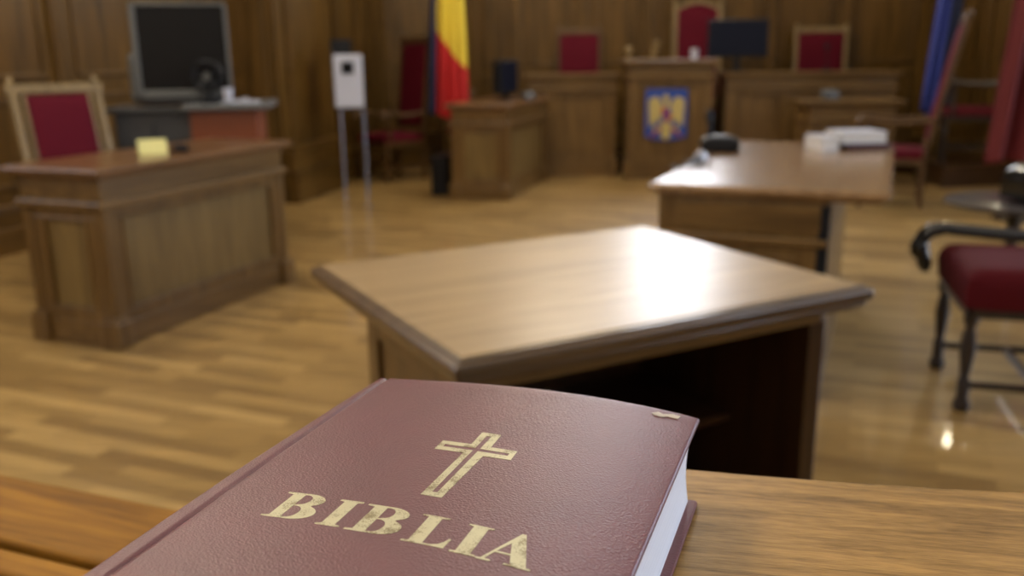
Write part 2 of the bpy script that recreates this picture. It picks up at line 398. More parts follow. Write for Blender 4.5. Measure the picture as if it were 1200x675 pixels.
# ---------------------------------------------------------------- panelled furniture
def frame_panel(bm, x0, x1, z0, z1, y, fw=.035, d=.014, mi=0):
    """moulded frame on a face at local y (facing -y)"""
    for bb in ((x0, x1, z0, z0 + fw), (x0, x1, z1 - fw, z1), (x0, x0 + fw, z0 + fw, z1 - fw), (x1 - fw, x1, z0 + fw, z1 - fw)):
        box(bm, bb[0], bb[1], y - d, y, bb[2], bb[3], .004)
def rotbm(bm, a):
    bmesh.ops.transform(bm, matrix=Matrix.Rotation(a, 4, 'Z'), verts=bm.verts[:])
def slab2(t_, x0, x1, y0, y1, zt, t, top, edge):
    """table top field and its separate stepped edge moulding"""
    bm = bmesh.new(); box(bm, x0 + .022, x1 - .022, y0 + .022, y1 - .022, zt - .02, zt, .003); o = obj('tabletop', bm, top, t_)
    bm = bmesh.new(); box(bm, x0, x1, y0, y1, zt - t * .60, zt - .007, .007); box(bm, x0 + .012, x1 - .012, y0 + .012, y1 - .012, zt - .012, zt - .0025, .003)
    box(bm, x0 + .010, x1 - .010, y0 + .010, y1 - .010, zt - t * .82, zt - t * .55, .006); box(bm, x0 + .028, x1 - .028, y0 + .028, y1 - .028, zt - t, zt - t * .78, .005)
    obj('edge_moulding', bm, edge, t_)
def slab(bm, x0, x1, y0, y1, zt, t, o=0):
    """table top with a stepped, moulded edge"""
    box(bm, x0, x1, y0, y1, zt - t * .55, zt - .006, .006)
    box(bm, x0 + .012, x1 - .012, y0 + .012, y1 - .012, zt - .012, zt, .003)
    box(bm, x0 + .018, x1 - .018, y0 + .018, y1 - .018, zt - t * .8, zt - t * .5, .006)
    box(bm, x0 + .032, x1 - .032, y0 + .032, y1 - .032, zt - t, zt - t * .75, .005)
def panelled(t, L, D, H, top='desktop', over=.045, tt=.05, frieze=.11, plinth=.11, npan=1, back=True, post=.055, pan='panel', wood_='oak'):
    """counter: local x = long front (length L), front faces -y, origin at the floor centre of the body"""
    x0, x1, y0, y1 = -L / 2, L / 2, -D / 2, D / 2
    bm = bmesh.new(); slab(bm, x0 - over, x1 + over, y0 - over, y1 + over, H, tt)
    obj('desktop', bm, M[top], t)
    zb = H - tt
    fb = bmesh.new(); box(fb, x0 + .004, x1 - .004, y0 + .004, y1 - .004, zb - frieze, zb, .004)
    box(fb, x0 - .018, x1 + .018, y0 - .018, y1 + .018, zb - frieze - .028, zb - frieze + .004, .009)
    obj('frieze', fb, M[wood_ + 'X'], t)
    for sx in (x0, x1):
        for sy in (y0, y1):
            p = bmesh.new(); cx = sx - math.copysign(post / 2, sx); cy = sy - math.copysign(post / 2, sy)
            box(p, cx - post / 2, cx + post / 2, cy - post / 2, cy + post / 2, plinth - .02, zb - frieze - .02, .008)
            q = post / 2 + .022
            box(p, cx - q, cx + q, cy - q, cy + q, 0, plinth + .012, .008)
            box(p, cx - q + .008, cx + q - .008, cy - q + .008, cy + q - .008, plinth + .01, plinth + .03, .006)
            obj('corner_post', p, M[wood_ + 'Z'], t)
    pb = bmesh.new(); box(pb, x0 + post, x1 - post, y0 + .006, y1 - .006, 0, plinth, .006); box(pb, x0 + .006, x1 - .006, y0 + post, y1 - post, 0, plinth, .006)
    obj('plinth', pb, M[wood_ + 'X'], t)
    z0, z1 = plinth, zb - frieze - .02
    def face(a, half, width, name, n):
        f = bmesh.new()
        box(f, -width / 2 + post, width / 2 - post, -half + .022, -half + .04, z0, z1)
        rotbm(f, a); fo = obj(name, f, M[pan + 'Z'], t)
        g = bmesh.new(); wv = (width - 2 * post) / n
        for i in range(n):
            a0 = -width / 2 + post + i * wv; frame_panel(g, a0 + (0 if i == 0 else -.01), a0 + wv + (0 if i == n - 1 else .01), z0, z1, -half + .022, .05, .014)
            frame_panel(g, a0 + .05, a0 + wv - .05, z0 + .05, z1 - .05, -half + .022, .014, .02)
        rotbm(g, a); obj('panel_moulding', g, M[wood_ + 'Z'], fo)
    face(0, D / 2, L, 'front_panel', npan)
    if back: face(PI, D / 2, L, 'back_panel', npan)
    face(-PI / 2, L / 2, D, 'end_panel', 1); face(PI / 2, L / 2, D, 'end_panel', 1)

def place(p_near, p_far, D, side=1):
    """centre and angle of a body whose front edge runs p_near -> p_far, depth D lying to the left of it"""
    a, b = Vector(p_near), Vector(p_far); d = (b - a).normalized(); n = Vector((-d.y, d.x))
    c = (a + b) / 2 + n * D / 2
    return (c.x, c.y, 0), ang(d.x, d.y), (b - a).length

loc, rz, L = place((-1.738, 3.762), (-1.264, 4.962), .47)
t = thing('panelled_desk', 'oak desk with inset light panels at left, yellow card on top', 'desk', loc, rz)
panelled(t, L, .47, .80, frieze=.10)
loc, rz, L = place((-.03, 7.80), (.345, 9.13), .50)
t = thing('panelled_desk', 'oak side desk with dark monitor, left of the judges bench', 'desk', loc, rz)
panelled(t, L, .53, .83)

# judges' bench: raised middle and two lower wings
t = thing('judge_bench', 'taller middle section of judges bench carrying the coat of arms', 'bench', (1.60, 9.34, 0), R(-3), 'sections of the judges bench')
panelled(t, .84, .60, 1.175, top='oakX', over=.05, frieze=.10, plinth=.16, pan='oak')
t = thing('judge_bench', 'lower left wing of the judges bench behind the side desk', 'bench', (.64, 9.50, 0), R(-3), 'sections of the judges bench')
panelled(t, .9, .36, 1.04, top='oakX', frieze=.09, plinth=.16, over=.04, pan='oak')
t = thing('judge_bench', 'lower right wing of the judges bench, long with pale end', 'bench', (3.01, 9.36, 0), R(-3), 'sections of the judges bench')
panelled(t, 1.68, .5, 1.04, top='oakX', frieze=.09, plinth=.16, over=.04, npan=3, pan='oak')
t = thing('clerk_desk', 'small light oak desk standing against right wing of the judges bench', 'desk', (3.17, 8.58, 0), R(-3))
panelled(t, .78, .42, .80, top='oakX', over=.07, frieze=.12, pan='oak')

# centre table: open towards the camera, moulded top
th = R(28.5); ex = Vector((math.cos(th), math.sin(th))); ey = Vector((-ex.y, ex.x))
c0 = Vector((-.09, 1.328)); TW, TD = .958, .80
cc = c0 + ex * TW / 2 + ey * TD / 2
t = thing('writing_table', 'large polished oak table with open dark shelves, right behind the book', 'table', (cc.x, cc.y, 0), th)
slab2(t, -TW / 2, TW / 2, -TD / 2, TD / 2, .78, .056, M['tabletop'], M['edge'])
ap = bmesh.new(); box(ap, -TW / 2 + .07, TW / 2 - .09, -TD / 2 + .05, TD / 2 - .11, .70, .73, .006); obj('underframe', ap, M['oakX'], t)
sp = bmesh.new(); box(sp, -TW / 2 + .095, -TW / 2 + .125, -TD / 2 + .06, TD / 2 - .14, .0, .71, .004)
frame_panel(sp, 0, 0, 0, 0, 0) if False else None
o1 = obj('side_panel', sp, M['oakZ'], t)
g = bmesh.new()
for (y0, y1, z0, z1) in ((-TD / 2 + .06, -TD / 2 + .12, .0, .71), (TD / 2 - .20, TD / 2 - .14, .0, .71), (-TD / 2 + .12, TD / 2 - .2, .0, .12), (-TD / 2 + .12, TD / 2 - .2, .64, .71)):
    box(g, -TW / 2 + .083, -TW / 2 + .096, y0, y1, z0, z1, .004)
obj('panel_moulding', g, M['oakZ'], o1)
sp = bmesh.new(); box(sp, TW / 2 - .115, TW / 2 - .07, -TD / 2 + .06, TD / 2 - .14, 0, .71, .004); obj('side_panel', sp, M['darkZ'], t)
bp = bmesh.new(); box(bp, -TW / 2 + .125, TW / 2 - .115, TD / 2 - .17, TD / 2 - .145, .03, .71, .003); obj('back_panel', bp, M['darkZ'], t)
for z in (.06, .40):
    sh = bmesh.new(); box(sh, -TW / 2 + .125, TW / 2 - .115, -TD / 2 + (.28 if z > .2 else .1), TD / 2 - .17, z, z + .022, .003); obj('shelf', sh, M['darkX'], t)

# long table beyond it
th = R(-22.8); ex = Vector((math.cos(th), math.sin(th))); ey = Vector((-ex.y, ex.x))
c0 = Vector((.507, 3.31)); T2W, T2D = .84, 1.74
cc = c0 + ex * T2W / 2 + ey * T2D / 2
T2 = (cc, ex, ey)
t = thing('conference_table', 'long oak table with microphone and white books on top', 'table', (cc.x, cc.y, 0), th)
bm = bmesh.new(); slab(bm, -T2W / 2, T2W / 2, -T2D / 2, T2D / 2, .78, .045); obj('tabletop', bm, wood('long_tabletop', (.33, .19, .08), (.2, .105, .04), 'Y', .25, .6, 1, .2, bump=.05), t)
x0, x1, y0, y1 = -T2W / 2 + .035, T2W / 2 - .2, -T2D / 2 + .04, T2D / 2 - .06
bm = bmesh.new(); box(bm, x0, x1, y0, y1, .02, .735, .004); obj('body', bm, M['oakZ'], t)
bm = bmesh.new(); box(bm, x0 - .012, x1 + .006, y0 - .022, y1 + .01, .572, .60, .007); box(bm, x0 + .07, x1 - .02, y0 - .006, y0, .62, .72, .003); obj('frieze_moulding', bm, M['oakX'], t)
bm = bmesh.new(); frame_panel(bm, x0 + .08, x1 - .1, .12, .53, y0, .04, .012); obj('panel_moulding', bm, M['oakX'], t)
bm = bmesh.new(); box(bm, x1 - .03, x1 + .008, y0 - .006, y0 + .05, 0, .72, .003); obj('corner_strip', bm, M['black'], t)
bm = bmesh.new(); box(bm, x0 - .015, x1 + .015, y0 - .015, y1 + .015, 0, .07, .005); obj('plinth', bm, M['oakX'], t)

# ---------------------------------------------------------------- foreground: lectern board, rail, book
BY = R(-20.5)
be = Vector((math.cos(BY), math.sin(BY))); bn = Vector((be.y, -be.x))    # bn points towards the reader
BL = Vector((-.0738, .4729)); BW = .177; BLEN = .25
t = thing('lectern', 'oak lectern carrying the maroon book, board filling bottom right', 'lectern')
far = [(-.085, .487), (-.03, .478), (.04, .464), (.095, .4515), (.13, .4435), (.17, .4355), (.22, .427), (.27, .4195), (.35, .409), (.50, .392)]
ln = [BL + bn * v - be * .018 for v in (.02, .34)]
poly = far + [(.50, .06), (ln[1].x, .06), (ln[1].x, ln[1].y), (ln[0].x, ln[0].y)]
bm = bmesh.new(); fs = prism(bm, poly, .995, 1.027)
bmesh.ops.bevel(bm, geom=list(fs[1].edges), offset=.0022, segments=3, affect='EDGES')
obj('board', bm, M['board'], t)
bm = bmesh.new(); prism(bm, [(-.05, .40), (.30, .335), (.44, .335), (.44, .10), (-.10, .10)], .0, .995); obj('body', bm, M['oakZ'], t)
ra_ = R(-20.5)
t = thing('bar_rail', 'orange oak rail with grooved edge at bottom left, below the book', 'railing', (-.512, .817, 0), ra_)
bm = bmesh.new()
box(bm, -1.1, .56, -.093, 0, .80, .85, .003)
box(bm, -1.1, .56, -.128, -.100, .80, .847, .003)
box(bm, -1.1, .56, -.20, -.135, .79, .844, .004)
box(bm, -1.1, .56, -.196, -.01, .78, .81)
obj('rail_top', bm, M['mahogX'], t)
bm = bmesh.new(); box(bm, -1.09, .55, -.15, -.07, 0, .785); frame_panel(bm, -.95, -.1, .15, .7, -.15); obj('rail_panel', bm, M['oakX'], t)

# book -------------------------------------------------------------
bk = thing('bible', 'thick maroon leather book with gold cross and BIBLIA, closed', 'book', (BL.x, BL.y, 1.027), BY)
# local: x across the cover from the hinge side, y = away from the reader (cover runs from 0 to -BLEN)
ZC, ZT = .0455, .048        # underside and upper side of the front cover
def bul(u):
    t_ = min(max(u / BW, 0), 1)
    return .0052 * math.sin(PI * t_ ** 1.2) ** .8 if 0 < t_ < 1 else 0
def lerp_tab(v, tab):
    for (a, fa), (b, fb) in zip(tab, tab[1:]):
        if v <= b: return fa + (fb - fa) * max(0, (v - a)) / (b - a)
    return tab[-1][1]
def edge_x(v): return lerp_tab(v, [(0, 0), (.03, -.0018), (.07, -.0032), (.12, -.0048), (.165, -.0048), (.25, -.0042)])
def groove_x(v): return lerp_tab(v, [(0, .0044), (.07, .0034), (.12, .0036), (.165, .0044), (.25, .0056)])
def groove(u, v): return -.0010 * math.exp(-((u - groove_x(v)) / .0010) ** 2)
bm = bmesh.new(); NX = 160; NY = 24; top = []; bot = []
for i in range(NX + 1):
    u = BW * i / NX
    u = BW * (1 - math.cos(PI * i / NX)) / 2
    rnd = -.0007 * (max(0, 1 - min(u, BW - u) / .0009)) ** 2
    tr = []; br_ = []
    for j in range(NY + 1):
        v = -BLEN * (1 - math.cos(PI * j / NY)) / 2
        r2 = -.0012 * (max(0, 1 - min(-v, BLEN + v) / .002)) ** 2
        uu = u + edge_x(-v) * max(0, 1 - u / .02)
        z = ZT + bul(u) + groove(uu, -v) + min(rnd, r2)
        tr.append(bm.verts.new((uu, v, z))); br_.append(bm.verts.new((uu, v, ZC + bul(u) + .0002)))
    top.append(tr); bot.append(br_)
for i in range(NX):
    for j in range(NY):
        bm.faces.new((top[i][j], top[i][j + 1], top[i + 1][j + 1], top[i + 1][j]))
        bm.faces.new((bot[i][j], bot[i + 1][j], bot[i + 1][j + 1], bot[i][j + 1]))
for i in range(NX):
    for j in (0, NY): bm.faces.new((top[i][j], top[i + 1][j], bot[i + 1][j], bot[i][j]))
for j in range(NY):
    for i in (0, NX): bm.faces.new((top[i][j], top[i][j + 1], bot[i][j + 1], bot[i][j]))
cover = obj('front_cover', bm, M['leather'], bk, smooth=True)
bm = bmesh.new(); box(bm, .0, BW + .001, -BLEN, 0, 0, .0032, .0012); obj('back_cover', bm, M['leather'], bk, smooth=True)
# rounded spine
bm = bmesh.new(); n = 14; pr = []
for k in range(n + 1):
    a = PI / 2 + PI * k / n
    pr.append((.006 + .012 * math.cos(a) , .024 + .0225 * math.sin(a)))
pr = [(x - .003, z) for x, z in pr]; pr2 = [(x * .6 + .004, (z - .024) * .9 + .024) for x, z in pr]
loop = pr + pr2[::-1]
for a_, b_ in ((0, 0),):
    A = [bm.verts.new((x, -.0, z)) for x, z in loop]; B = [bm.verts.new((x, -BLEN, z)) for x, z in loop]
    m_ = len(loop)
    for i in range(m_): bm.faces.new((A[i], A[(i + 1) % m_], B[(i + 1) % m_], B[i]))
    bm.faces.new(A); bm.faces.new(B[::-1])
obj('spine', bm, M['leather'], bk, smooth=True)
# page block with concave fore-edge, top follows the cover bulge
bm = bmesh.new(); NU = 24; NZ = 10; pe = .0045
grid = {}
for i in range(NU + 1):
    for k in range(NZ + 1):
        f = k / NZ
        xe = BW - .0036 - .0024 * math.sin(PI * f) + .0018 * f
        u = .008 + (xe - .008) * i / NU
        zt = ZC + bul(u) - .0002
        z = .0031 + (zt - .0031) * f
        for s in (0, 1): grid[(i, k, s)] = bm.verts.new((u, -.0028 if s == 0 else -BLEN + .0045, z))
for i in range(NU):
    for k in (0, NZ): bm.faces.new((grid[(i, k, 0)], grid[(i + 1, k, 0)], grid[(i + 1, k, 1)], grid[(i, k, 1)]))
    for k in range(NZ):
        for s in (0, 1): bm.faces.new((grid[(i, k, s)], grid[(i + 1, k, s)], grid[(i + 1, k + 1, s)], grid[(i, k + 1, s)]))
for k in range(NZ):
    for i in (0, NU): bm.faces.new((grid[(i, k, 0)], grid[(i, k + 1, 0)], grid[(i, k + 1, 1)], grid[(i, k, 1)]))
obj('page_block', bm, M['pages'], bk)

# gilt lettering laid on the curved cover
def arc(cx, cy, rx, ry, a0, a1, n=14):
    return [(cx + rx * math.cos(R(a0 + (a1 - a0) * k / n)), cy + ry * math.sin(R(a0 + (a1 - a0) * k / n))) for k in range(n + 1)]
def gB(x, w, b):
    # list of (outline, [holes]); y up, cap height 20, baseline b
    out = [(0, 0), (0, .9), (3.2, 1.3), (3.2, 18.7), (0, 19.1), (0, 20)]
    out += [(w * .5, 20)] + arc(w * .52, 15.2, w * .42, 4.8, 88, -50, 12)
    out += [(w * .76, 10.9)] + arc(w * .55, 5.6, w * .45, 5.6, 58, -90, 14)
    h1 = [(8.6, 10.9), (8.6, 19.0), (10.4, 19.0)] + arc(10.2, 15.1, w * .16, 3.9, 84, -80, 10) + [(9.6, 10.9)]
    h2 = [(8.6, 1.0), (8.6, 10.1), (10.2, 10.1)] + arc(10.4, 5.5, w * .17, 4.5, 84, -86, 10)
    return [(out, [h1, h2])]
def gI(x, w, b):
    c = w / 2; s = 2.9
    return [([(0, 0), (0, .9), (c - s, 1.3), (c - s, 18.7), (0, 19.1), (0, 20), (w, 20), (w, 19.1), (c + s, 18.7), (c + s, 1.3), (w, .9), (w, 0)], [])]
def gL(x, w, b):
    return [([(0, 0), (0, .9), (2.7, 1.3), (2.7, 18.7), (0, 19.1), (0, 20), (11.2, 20), (11.2, 19.1), (8.3, 18.7), (8.3, 1.0), (11.5, 1.0), (14, 2.0), (15.6, 4.0), (16.6, 6.6), (17.4, 6.6), (16.9, 0)], [])]
def gA(x, w, b):
    out = [(0, 0), (0, .9), (1.7, 1.2), (10.2, 21.2), (11.8, 21.2), (18.5, 1.2), (w, .9), (w, 0), (10.4, 0), (10.4, .9), (12.6, 1.2), (11.0, 6.2), (5.0, 6.2), (3.0, 1.2), (5.4, .9), (5.4, 0)]
    return [(out, [[(5.5, 7.2), (10.7, 7.2), (8.7, 13.9)]])]
def lay(name, shapes, parent=None, eps=.00013, mat=None):
    bm = bmesh.new()
    for outline, holes in shapes:
        loops = [outline] + holes; edges = []
        for lp in loops:
            vs = [bm.verts.new((x / 1000, y / 1000, 0)) for x, y in lp]
            edges += [bm.edges.new((vs[i], vs[(i + 1) % len(vs)])) for i in range(len(vs))]
        bmesh.ops.triangle_fill(bm, edges=edges, use_beauty=True, use_dissolve=False)
    x = .02
    while x < .17:
        bmesh.ops.bisect_plane(bm, geom=bm.verts[:] + bm.edges[:] + bm.faces[:], plane_co=(x, 0, 0), plane_no=(1, 0, 0)); x += .002
    r = bmesh.ops.extrude_face_region(bm, geom=bm.faces[:])
    up = [v for v in r['geom'] if isinstance(v, bmesh.types.BMVert)]
    upset = set(up)
    for v in bm.verts: v.co.z = ZT + bul(v.co.x) + (eps if v in upset else -.0002)
    return obj(name, bm, mat or M['foil'], parent or cover)
shapes = []
def put(gl, x, w, skew=None):
    for outline, holes in gl(x, w, 0):
        f = lambda p: (x + p[0], -(157.6 + (x - 32) * .042) + p[1])
        shapes.append(([f(p) for p in outline], [[f(p) for p in h] for h in holes]))
put(gB, 32.2, 21); put(gI, 57.4, 10.4); put(gB, 70.2, 21); put(gL, 94.4, 17.4); put(gI, 113.8, 10.1); put(gA, 124.2, 20.2)
lay('gilt_title', shapes)
X = lambda l: [(x, -y) for x, y in l]
cross = X([(86.7, 62.4), (96.2, 62.6), (96.6, 76.4), (109.1, 76.5), (109.3, 85.7), (96.6, 86.0), (95.3, 126.4), (86.1, 126.2), (87.0, 85.3), (72.8, 85.0), (72.8, 75.7), (86.9, 76.0)])
slit1 = X([(90.2, 65.6), (92.7, 65.6), (92.7, 78.8), (92.3, 79.6), (106.9, 79.9), (106.9, 82.3), (92.3, 82.1), (91.9, 122.9), (89.6, 122.9), (90.0, 82.0), (75.2, 81.6), (75.2, 79.1), (90.0, 79.4)])
slit1 = X([(90.2, 65.8), (92.6, 65.8), (92.6, 79.6), (106.6, 79.8), (106.6, 82.2), (92.5, 82.1), (91.8, 122.9), (89.5, 122.9), (90.0, 82.0), (75.4, 81.6), (75.4, 79.2), (90.1, 79.4)])
lay('gilt_cross', [(cross, [slit1])])
pt = [(155, -8.6), (157.6, -6.2), (160.4, -7.6), (164.8, -4.8), (168.4, -5.4), (167.8, -9.2), (162.6, -9.2), (160.4, -11.2), (156.4, -10.8)]
lay('worn_patch', [(pt, [])], eps=.0004, mat=plain('scuffed_board', (.62, .55, .46), .8, bump=.5, bscale=900))

t = thing('shading_partition', 'added out-of-view oak partition right of the lectern, shading the floor', 'partition', (2.75, 1.2, 0), R(84))  # unseen partition, added to shade the near right floor
bm = bmesh.new(); box(bm, -1.1, 1.3, -.03, .03, .0, 1.12, .004)
for k in range(3): frame_panel(bm, -1.0 + .76 * k, -.34 + .76 * k, .2, 1.0, -.03)
obj('panel', bm, M['oakX'], t)
bm = bmesh.new(); box(bm, -1.13, 1.33, -.06, .06, 1.12, 1.16, .01); obj('rail', bm, M['oakX'], t)

# ---------------------------------------------------------------- chairs
def chair(label, loc, rotz, w=.54, d=.50, sh=.46, top=1.12, recline=10, fr='chairwood', fab='velvet', arms=True, crown=False, arm_h=.66, name='court_armchair', group=None, near_arm=True, seat_fab=None, leg_fr=None, pad_w=None, turned=True):
    t = thing(name, label, 'chair', loc, rotz, group); mw = M[fr]; mv = M[fab]; ml = M[leg_fr] if leg_fr else mw
    bm = bmesh.new(); cushion(bm, w - .02, d - .01, .11, Matrix.Translation((0, 0, sh - .035))); obj('seat', bm, M[seat_fab] if seat_fab else mv, t, True)
    bm = bmesh.new()
    for b in ((-w / 2 + .01, w / 2 - .01, -d / 2 + .01, -d / 2 + .04), (-w / 2 + .01, w / 2 - .01, d / 2 - .04, d / 2 - .01), (-w / 2 + .01, -w / 2 + .04, -d / 2 + .04, d / 2 - .04), (w / 2 - .04, w / 2 - .01, -d / 2 + .04, d / 2 - .04)):
        box(bm, b[0], b[1], b[2], b[3], sh - .115, sh - .06, .004)
    obj('seat_rail', bm, ml, t)
    zl = sh - .06
    for sx in (-1, 1):
        bm = bmesh.new()
        prof = [(.019, 0), (.026, .02), (.020, .05), (.015, .08), (.022, .12), (.024, .2), (.017, .26), (.027, .285), (.017, .31), (.025, .33), (.025, zl)]
        if turned: lathe(bm, prof, (sx * (w / 2 - .03), -d / 2 + .03, 0))
        else: box(bm, sx * (w / 2 - .03) - .022, sx * (w / 2 - .03) + .022, -d / 2 + .008, -d / 2 + .052, 0, zl, .005)
        obj('leg', bm, ml, t, True)
        bm = bmesh.new(); box(bm, sx * (w / 2 - .03) - .02, sx * (w / 2 - .03) + .02, d / 2 - .05, d / 2 - .01, 0, sh - .04, .004); obj('leg', bm, ml, t)
    bm = bmesh.new()
    for sx in (-1, 1): box(bm, sx * (w / 2 - .03) - .012, sx * (w / 2 - .03) + .012, -d / 2 + .04, d / 2 - .04, .12, .145, .003)
    box(bm, -w / 2 + .04, w / 2 - .04, -.012, .012, .12, .145, .003); box(bm, -w / 2 + .04, w / 2 - .04, -d / 2 + .02, -d / 2 + .04, .22, .245, .003)
    obj('stretcher', bm, ml, t)
    # reclined back
    mt = Matrix.Translation((0, d / 2 - .03, sh - .04)) @ Matrix.Rotation(R(-recline), 4, 'X'); hb = (top - sh + .04) / math.cos(R(recline))
    bm = bmesh.new()
    for sx in (-1, 1): box(bm, sx * (w / 2 - .03) - .021, sx * (w / 2 - .03) + .021, -.018, .018, -.02, hb, .006, mtx=mt)
    pw = pad_w or (w - .10)
    for sx in (-1, 1): box(bm, sx * (pw / 2 - .005) - .010, sx * (pw / 2 - .005) + .012, -.012, .012, .1, hb - .05, .004, mtx=mt)
    box(bm, -w / 2 + .03, w / 2 - .03, -.016, .016, .08, .13, .004, mtx=mt)
    if crown:
        pts = [(-w / 2 + .01, hb - .10)] + [(x, hb - .055 + .085 * math.cos(x / (w / 2) * PI / 2) ** 1.6) for x in [(-.5 + k / 16) * (w - .02) for k in range(17)]] + [(w / 2 - .01, hb - .10)]
        low = [(x, min(hb - .05 + .03, z - .045)) for x, z in pts[::-1]]
        fs_ = prism(bm, [(x, -z) for x, z in pts + low], -.02, .02, mtx=mt @ Matrix.Rotation(R(-90), 4, 'X'))
    else:
        box(bm, -w / 2 - .005, w / 2 + .005, -.02, .02, hb - .055, hb, .008, mtx=mt)
    obj('back_frame', bm, mw, t)
    for sx in (-1, 1):
        bm = bmesh.new(); lathe(bm, [(.012, 0), (.024, .012), (.018, .03), (.006, .045)], (sx * (w / 2 - .03), 0, hb - .002), mtx=mt); obj('finial', bm, mw, t, True)
    bm = bmesh.new(); cushion(bm, pw - .02, hb - .17, .06, mt @ Matrix.Translation((0, -.005, .1 + (hb - .15) / 2)) @ Matrix.Rotation(R(90), 4, 'X')); 
    obj('backrest', bm, mv, t, True)
    if crown:
        bm2 = bmesh.new(); pp = [(-pw / 2 + .02, hb - .14)] + [(x, hb - .10 + .085 * math.cos(x / (w / 2) * PI / 2) ** 1.6 * .9) for x in [(-.5 + k / 16) * (pw - .04) for k in range(17)]] + [(pw / 2 - .02, hb - .14)]
        prism(bm2, [(x, -z) for x, z in pp], -.018, .024, mtx=mt @ Matrix.Rotation(R(-90), 4, 'X')); obj('headrest', bm2, mv, t)
    if arms:
        for sx in (-1, 1):
            bm = bmesh.new(); X_ = sx * (w / 2 - .01)
            yb = d / 2 - .03 + math.tan(R(recline)) * (arm_h - sh)
            tube(bm, curve_pts([(X_, yb, arm_h), (X_, 0, arm_h - .02), (X_, -d / 2 + .06, arm_h + .0), (X_, -d / 2 - .015, arm_h - .01), (X_, -d / 2 - .02, arm_h - .05), (X_, -d / 2 + .015, arm_h - .055)], 6), .021, 10)
            lathe(bm, [(.018, 0), (.014, .04), (.022, .08), (.013, .12), (.018, arm_h - sh + .06)], (X_ - sx * .01, -d / 2 + .07, sh - .08), 12)
            obj('armrest', bm, mw, t, True)
    return t

def facing(az): return R(az + 90)       # chair front is local -y; az = compass angle of facing in the xy plane
chair('light wood armchair with red back behind the left desk', (-2.28, 4.90, 0), facing(-42), w=.52, top=1.11, recline=13, pad_w=.36, arms=True)
chair('tall red chair beside the flag at the rear left wall', (-1.22, 9.32, 0), facing(222), w=.52, d=.52, top=1.42, recline=7, fr='chairbrown', arm_h=.68)
chair('red chair tucked behind side desk under the red and yellow flag', (-.50, 9.86, 0), facing(-70), w=.40, d=.40, top=.84, recline=5, fr='chairbrown', arms=False)
# the three judges' chairs on the platform
chair('dark framed judge chair with plain red back, left of the three', (.77, 10.02, .0), facing(-90), w=.50, d=.42, sh=.5, pad_w=.46, top=1.50, recline=4, fr='chairbrown', arms=True, group='judges chairs behind the bench')
chair('tallest judge chair with arched wooden crown, middle of the three', (2.06, 9.93, .15), facing(-90), w=.56, d=.46, sh=.5, top=1.62, recline=4, fr='chairwood', crown=True, group='judges chairs behind the bench')
chair('judge chair with pale wooden frame around red back, right of the three', (3.40, 9.88, .15), facing(-90), w=.60, d=.46, sh=.5, top=1.34, recline=3, fr='chairwood', group='judges chairs behind the bench', pad_w=.52)
# chairs at the right
chair('tall red chair in profile right of the long table', (3.17, 7.45, 0), facing(158), w=.54, d=.52, top=1.50, recline=11, fr='chairbrown', arm_h=.70)
chair('low red chair in shadow beneath the blue flag', (4.46, 8.72, .2), facing(158), w=.54, d=.56, sh=.50, top=1.25, recline=8, fr='chairdark', fab='velvetdark', arm_h=.74)
t = thing('side_table', 'low round dark glossy table behind the nearest red chair', 'table', (2.74, 4.80, 0))
bm = bmesh.new(); lathe(bm, [(.33, .42), (.36, .43), (.36, .445), (.35, .45)], seg=40); obj('tabletop', bm, M['glossdark'], t, True)
bm = bmesh.new(); lathe(bm, [(.2, 0), (.2, .03), (.05, .06), (.03, .2), (.04, .38), (.12, .419)], seg=24); obj('pedestal', bm, M['chairdark'], t, True)

# nearest chair, dark carved wood, red padded seat, profile to the left
t = thing('court_armchair', 'dark carved wooden chair with thick red seat nearest the camera at right', 'chair', (1.89, 3.14, 0), facing(165))
w_, d_, sh = .50, .52, .50
bm = bmesh.new(); cushion(bm, w_ + .03, d_ + .03, .15, Matrix.Translation((0, 0, .445)), pw=14); obj('seat', bm, M['velvetdark'], t, True)
bm = bmesh.new()
for b in ((-w_ / 2, w_ / 2, -d_ / 2, -d_ / 2 + .03), (-w_ / 2, w_ / 2, d_ / 2 - .03, d_ / 2), (-w_ / 2, -w_ / 2 + .03, -d_ / 2, d_ / 2), (w_ / 2 - .03, w_ / 2, -d_ / 2, d_ / 2)): box(bm, *b, .345, .385, .005)
obj('seat_rail', bm, M['chairdark'], t)
for sx in (-1, 1):
    for sy in (-1, 1):
        bm = bmesh.new(); cx, cy = sx * (w_ / 2 - .02), sy * (d_ / 2 - .02)
        if sy < 0: lathe(bm, [(.024, 0), (.03, .015), (.03, .03), (.02, .05), (.022, .07), (.022, .115), (.016, .125), (.021, .17), (.028, .23), (.021, .29), (.016, .31), (.026, .33), (.026, .36)], (cx, cy, 0), 14)
        else: box(bm, cx - .02, cx + .02, cy - .02, cy + .02, 0, .36, .004)
        obj('leg', bm, M['chairdark'], t, sy < 0)
bm = bmesh.new()
for sx in (-1, 1): box(bm, sx * (w_ / 2 - .02) - .012, sx * (w_ / 2 - .02) + .012, -d_ / 2 + .03, d_ / 2 - .03, .085, .11, .003)
box(bm, -w_ / 2 + .03, w_ / 2 - .03, -.012, .012, .085, .11, .003)
obj('stretcher', bm, M['chairdark'], t)
mt = Matrix.Translation((0, d_ / 2, .36)) @ Matrix.Rotation(R(-12), 4, 'X')
bm = bmesh.new()
for sx in (-1, 1): box(bm, sx * (w_ / 2 - .02) - .02, sx * (w_ / 2 - .02) + .02, -.02, .02, 0, .72, .005, mtx=mt)
box(bm, -w_ / 2, w_ / 2, -.02, .02, .68, .74, .008, mtx=mt); obj('back_frame', bm, M['chairdark'], t)
